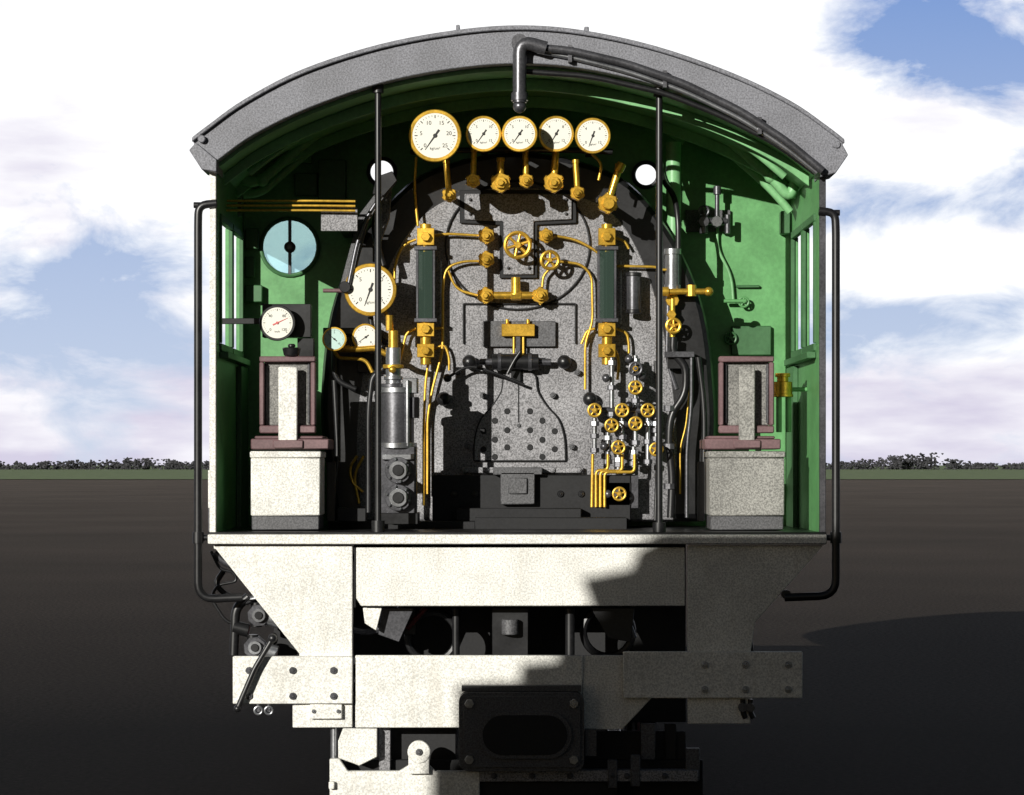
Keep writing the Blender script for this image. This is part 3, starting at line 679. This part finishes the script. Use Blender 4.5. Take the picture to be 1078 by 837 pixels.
# tree belt: many small ragged leaf clumps plus trunks, one mesh
t_=bmesh.new(); bmesh.ops.create_icosphere(t_,subdivisions=1,radius=1.0); t_.verts.ensure_lookup_table()
iv=[v.co.copy() for v in t_.verts]; ifc=[[v.index for v in f.verts] for f in t_.faces]; t_.free()
TV=[];TF=[]
def clump(c,r):
    b0=len(TV)
    for v in iv: TV.append((c[0]+v.x*r*random.uniform(.6,1.6),c[1]+v.y*r*random.uniform(.6,1.4),c[2]+v.z*r*random.uniform(.4,1.2)))
    for f in ifc: TF.append([b0+i for i in f])
def hgt(x):
    base=2.4+0.8*math.sin(x*0.031)+0.6*math.sin(x*0.083+1)+0.5*math.sin(x*0.21)
    if x>110: base+=3.0*math.exp(-((x-150)/22)**2)
    return base
x=-420
while x<420:
    h=max(1.6,hgt(x))*random.uniform(.75,1.2); y0=1000+random.uniform(-30,60); wd=random.uniform(.8,2.4)
    for k in range(int(8+h*5)): 
        t=random.random(); clump((x+random.gauss(0,wd)*(1-.4*t),y0+random.gauss(0,2),h*(0.05+.95*t)),random.uniform(.25,.6))
    b0=len(TV)
    for k in range(5):
        a=k*2*math.pi/5; TV.append((x+.3*math.cos(a),y0+.3*math.sin(a),0))
    TV.append((x,y0,h*.8))
    for k in range(5): TF.append([b0+k,b0+(k+1)%5,b0+5])
    x+=random.uniform(.5,1.6)
me=bpy.data.meshes.new('distant_trees'); me.from_pydata(TV,[],TF); me.materials.append(LEAF)
o=bpy.data.objects.new('distant_trees',me); sc.collection.objects.link(o)

# ---------------------------------------------------------------- sun + added unseen shadow-casting shed
AZ=math.radians(30); EL=math.radians(14.5)
sdir=Vector((-math.sin(AZ)*math.cos(EL),-math.cos(AZ)*math.cos(EL),math.sin(EL)))
sun=bpy.data.lights.new('sun','SUN'); sun.energy=5.0; sun.angle=math.radians(0.25); sun.color=(1.0,0.97,0.90)
so=bpy.data.objects.new('sun',sun); sc.collection.objects.link(so); so.rotation_euler=sdir.to_track_quat('Z','Y').to_euler(); so.location=(-20,-30,25)
SH=root('shadow_casting_shed')  # added building, out of view, put in to cast the stepped shadow
def brickmat():
    m=bpy.data.materials.new('shadow_shed_brick'); m.use_nodes=True; nt=m.node_tree;N=nt.nodes;L=nt.links;b=N['Principled BSDF']
    tc=N.new('ShaderNodeTexCoord'); mp=N.new('ShaderNodeMapping'); mp.inputs['Rotation'].default_value=(math.pi/2,0,0); L.new(tc.outputs['Object'],mp.inputs[0])
    t=N.new('ShaderNodeTexBrick'); t.inputs['Scale'].default_value=4; t.inputs['Color1'].default_value=(.25,.09,.06,1); t.inputs['Color2'].default_value=(.17,.07,.05,1); t.inputs['Mortar'].default_value=(.3,.28,.25,1)
    L.new(mp.outputs[0],t.inputs[0]); L.new(t.outputs[0],b.inputs['Base Color']); b.inputs['Roughness'].default_value=.9; return m
BRICK=brickmat(); SLATE=mat('shadow_shed_slate',(0.06,0.06,0.07),0.7,0,0.2,5,.2)
dY=17.0; sx_=-dY*math.tan(AZ); sz_=dY/math.cos(AZ)*math.tan(EL)
prof=[(-0.42,-sz_),(-0.40,0.42),(-0.275,0.46),(-0.275,0.80),(0.05,0.82),(0.06,0.91),(0.25,0.93),(0.25,1.18),(0.42,1.21),(0.36,1.37),(0.62,1.42),(0.66,1.52),(0.82,1.60),(1.2,1.60),(3.2,1.60),(3.2,0.9),(6.0,0.9),(6.0,-sz_)]  # outline shaped back from the wanted shadow edge on the rear frame
p=Part('shadow_profile_wall',0.005,SH)
P=[Vector((a+sx_,-dY,b_+sz_)) for a,b_ in prof]; p.loft([P,[q-Vector((0,0.3,0)) for q in P]],BRICK); 
x0=sx_-0.42;x1=sx_+6.0
p.done()
p=Part('shadow_shed_body',0.01,SH); p.box((x0+.02,-dY-0.301,0),(x0+.32,-dY-9,sz_-.2),BRICK); p.box((x1-.32,-dY-0.301,0),(x1-.02,-dY-9,sz_-.2),BRICK); p.box((x0+.33,-dY-8.7,0),(x1-.33,-dY-9,sz_-.2),BRICK)
p.box((x0+.1,-dY-0.302,sz_-.19),(x1-.1,-dY-9,sz_-.02),SLATE)
for k in range(3):
    xx=x0+1.0+k*1.8; p.box((xx,-dY+0.02,1.2),(xx+1.0,-dY+0.004,3.2),BLACK); p.box((xx-.1,-dY+.06,1.08),(xx+1.1,-dY+.004,1.19),LIGHT)
    for j in range(3): p.box((xx+.02+j*.46,-dY+0.04,1.2),(xx+.07+j*.46,-dY+.021,3.2),LIGHT)
p.done()
# ---------------------------------------------------------------- world
w=bpy.data.worlds.new('World'); sc.world=w; w.use_nodes=True; nt=w.node_tree;N=nt.nodes;L=nt.links
bg=N['Background']; bg.inputs['Strength'].default_value=0.05
sky=N.new('ShaderNodeTexSky'); sky.sky_type='NISHITA'; sky.sun_disc=False; sky.sun_elevation=EL; sky.sun_rotation=math.radians(210)
tc=N.new('ShaderNodeTexCoord'); sp=N.new('ShaderNodeSeparateXYZ'); L.new(tc.outputs['Generated'],sp.inputs[0])
def M(op,a,b=None,c=None,clamp=False):
    n=N.new('ShaderNodeMath'); n.operation=op; n.use_clamp=clamp
    for i,v in enumerate((a,b,c)):
        if v is None: continue
        if isinstance(v,(int,float)): n.inputs[i].default_value=v
        else: L.new(v,n.inputs[i])
    return n.outputs[0]
mp=N.new('ShaderNodeMapping'); mp.inputs['Scale'].default_value=(17,17,34); mp.inputs['Location'].default_value=(3.1,0,1.7); L.new(tc.outputs['Generated'],mp.inputs[0])
nz=N.new('ShaderNodeTexNoise'); nz.inputs['Scale'].default_value=1.0; nz.inputs['Detail'].default_value=10; nz.inputs['Roughness'].default_value=.6; nz.inputs['Distortion'].default_value=.35; L.new(mp.outputs[0],nz.inputs['Vector'])
cov=M('MULTIPLY_ADD',M('SUBTRACT',nz.outputs['Fac'],0.5),4.6,0.80)
def blob(px,py,rx,ry,amt,acc):
    ax=(px-CX)/F; az=(HZ-py)/F
    dx=M('DIVIDE',M('SUBTRACT',sp.outputs[0],ax),rx/F); dz=M('DIVIDE',M('SUBTRACT',sp.outputs[2],az),ry/F)
    d2=M('ADD',M('MULTIPLY',dx,dx),M('MULTIPLY',dz,dz)); g=M('EXPONENT',M('MULTIPLY',d2,-1.0))
    return M('MULTIPLY_ADD',g,amt,acc)
for bl in ((960,38,90,48,-1.5),(1050,80,45,30,-.8),(120,290,190,40,-.6),(40,350,140,40,-.75),(180,370,90,30,-.4),(960,345,130,40,-1.1),(950,225,90,24,-.9),(100,110,260,110,1.2),(985,285,70,32,1.0),(1050,370,50,40,.5),(930,300,40,20,.4),(540,200,260,200,.8),(960,145,150,35,.8),(500,20,400,60,1.0),(100,450,300,30,.5),(980,450,200,30,.4)):
    cov=blob(*bl,cov)
cov=M('MULTIPLY',cov,1.0,clamp=True)
front=N.new('ShaderNodeMapRange'); front.inputs[1].default_value=0.3; front.inputs[2].default_value=0.7; L.new(sp.outputs[1],front.inputs[0])
low=N.new('ShaderNodeMapRange'); low.inputs[1].default_value=0.25; low.inputs[2].default_value=0.5; low.inputs[3].default_value=1; low.inputs[4].default_value=0; L.new(sp.outputs[2],low.inputs[0])
fl=M('MULTIPLY',front.outputs[0],low.outputs[0])
cov=M('MULTIPLY',cov,fl)
n3=N.new('ShaderNodeTexNoise'); n3.inputs['Scale'].default_value=1; n3.inputs['Detail'].default_value=7
mp3=N.new('ShaderNodeMapping'); mp3.inputs['Scale'].default_value=(14,14,60); L.new(tc.outputs['Generated'],mp3.inputs[0]); L.new(mp3.outputs[0],n3.inputs['Vector'])
el=N.new('ShaderNodeMapRange'); el.inputs[1].default_value=0.0; el.inputs[2].default_value=0.07; L.new(sp.outputs[2],el.inputs[0])
sh=M('ADD',el.outputs[0],M('MULTIPLY_ADD',n3.outputs['Fac'],2.6,-1.2),clamp=True)
cm=N.new('ShaderNodeMix'); cm.data_type='RGBA'; cm.inputs[6].default_value=(13.6,12.9,15.9,1); cm.inputs[7].default_value=(22.5,22.5,22.5,1); L.new(sh,cm.inputs[0])
dim=N.new('ShaderNodeVectorMath'); dim.operation='SCALE'; dim.inputs['Scale'].default_value=0.38; L.new(sky.outputs[0],dim.inputs[0])
e2=N.new('ShaderNodeMapRange'); e2.inputs[1].default_value=0.0; e2.inputs[2].default_value=0.17; L.new(sp.outputs[2],e2.inputs[0])
hz=N.new('ShaderNodeMix'); hz.data_type='RGBA'; hz.inputs[6].default_value=(14.0,16.0,19.5,1); hz.inputs[7].default_value=(5.0,8.0,15.5,1); L.new(e2.outputs[0],hz.inputs[0])
bl=N.new('ShaderNodeMix'); bl.data_type='RGBA'; L.new(M('MULTIPLY',fl,0.85),bl.inputs[0]); L.new(dim.outputs[0],bl.inputs[6]); L.new(hz.outputs[2],bl.inputs[7])
mx=N.new('ShaderNodeMix'); mx.data_type='RGBA'; L.new(cov,mx.inputs[0]); L.new(bl.outputs[2],mx.inputs[6]); L.new(cm.outputs[2],mx.inputs[7])
L.new(mx.outputs[2],bg.inputs['Color'])
# ---------------------------------------------------------------- camera
cam=bpy.data.cameras.new('camera'); co=bpy.data.objects.new('camera',cam); sc.collection.objects.link(co)
cam.sensor_width=36; cam.lens=36*F/1078; cam.shift_y=(HZ-418.5)/1078; cam.clip_end=20000; cam.clip_start=0.1
co.location=(0,-DC,CZ); co.rotation_euler=(math.pi/2,0,0); sc.camera=co
sc.view_settings.view_transform='Standard'; sc.view_settings.look='None'; sc.view_settings.exposure=0
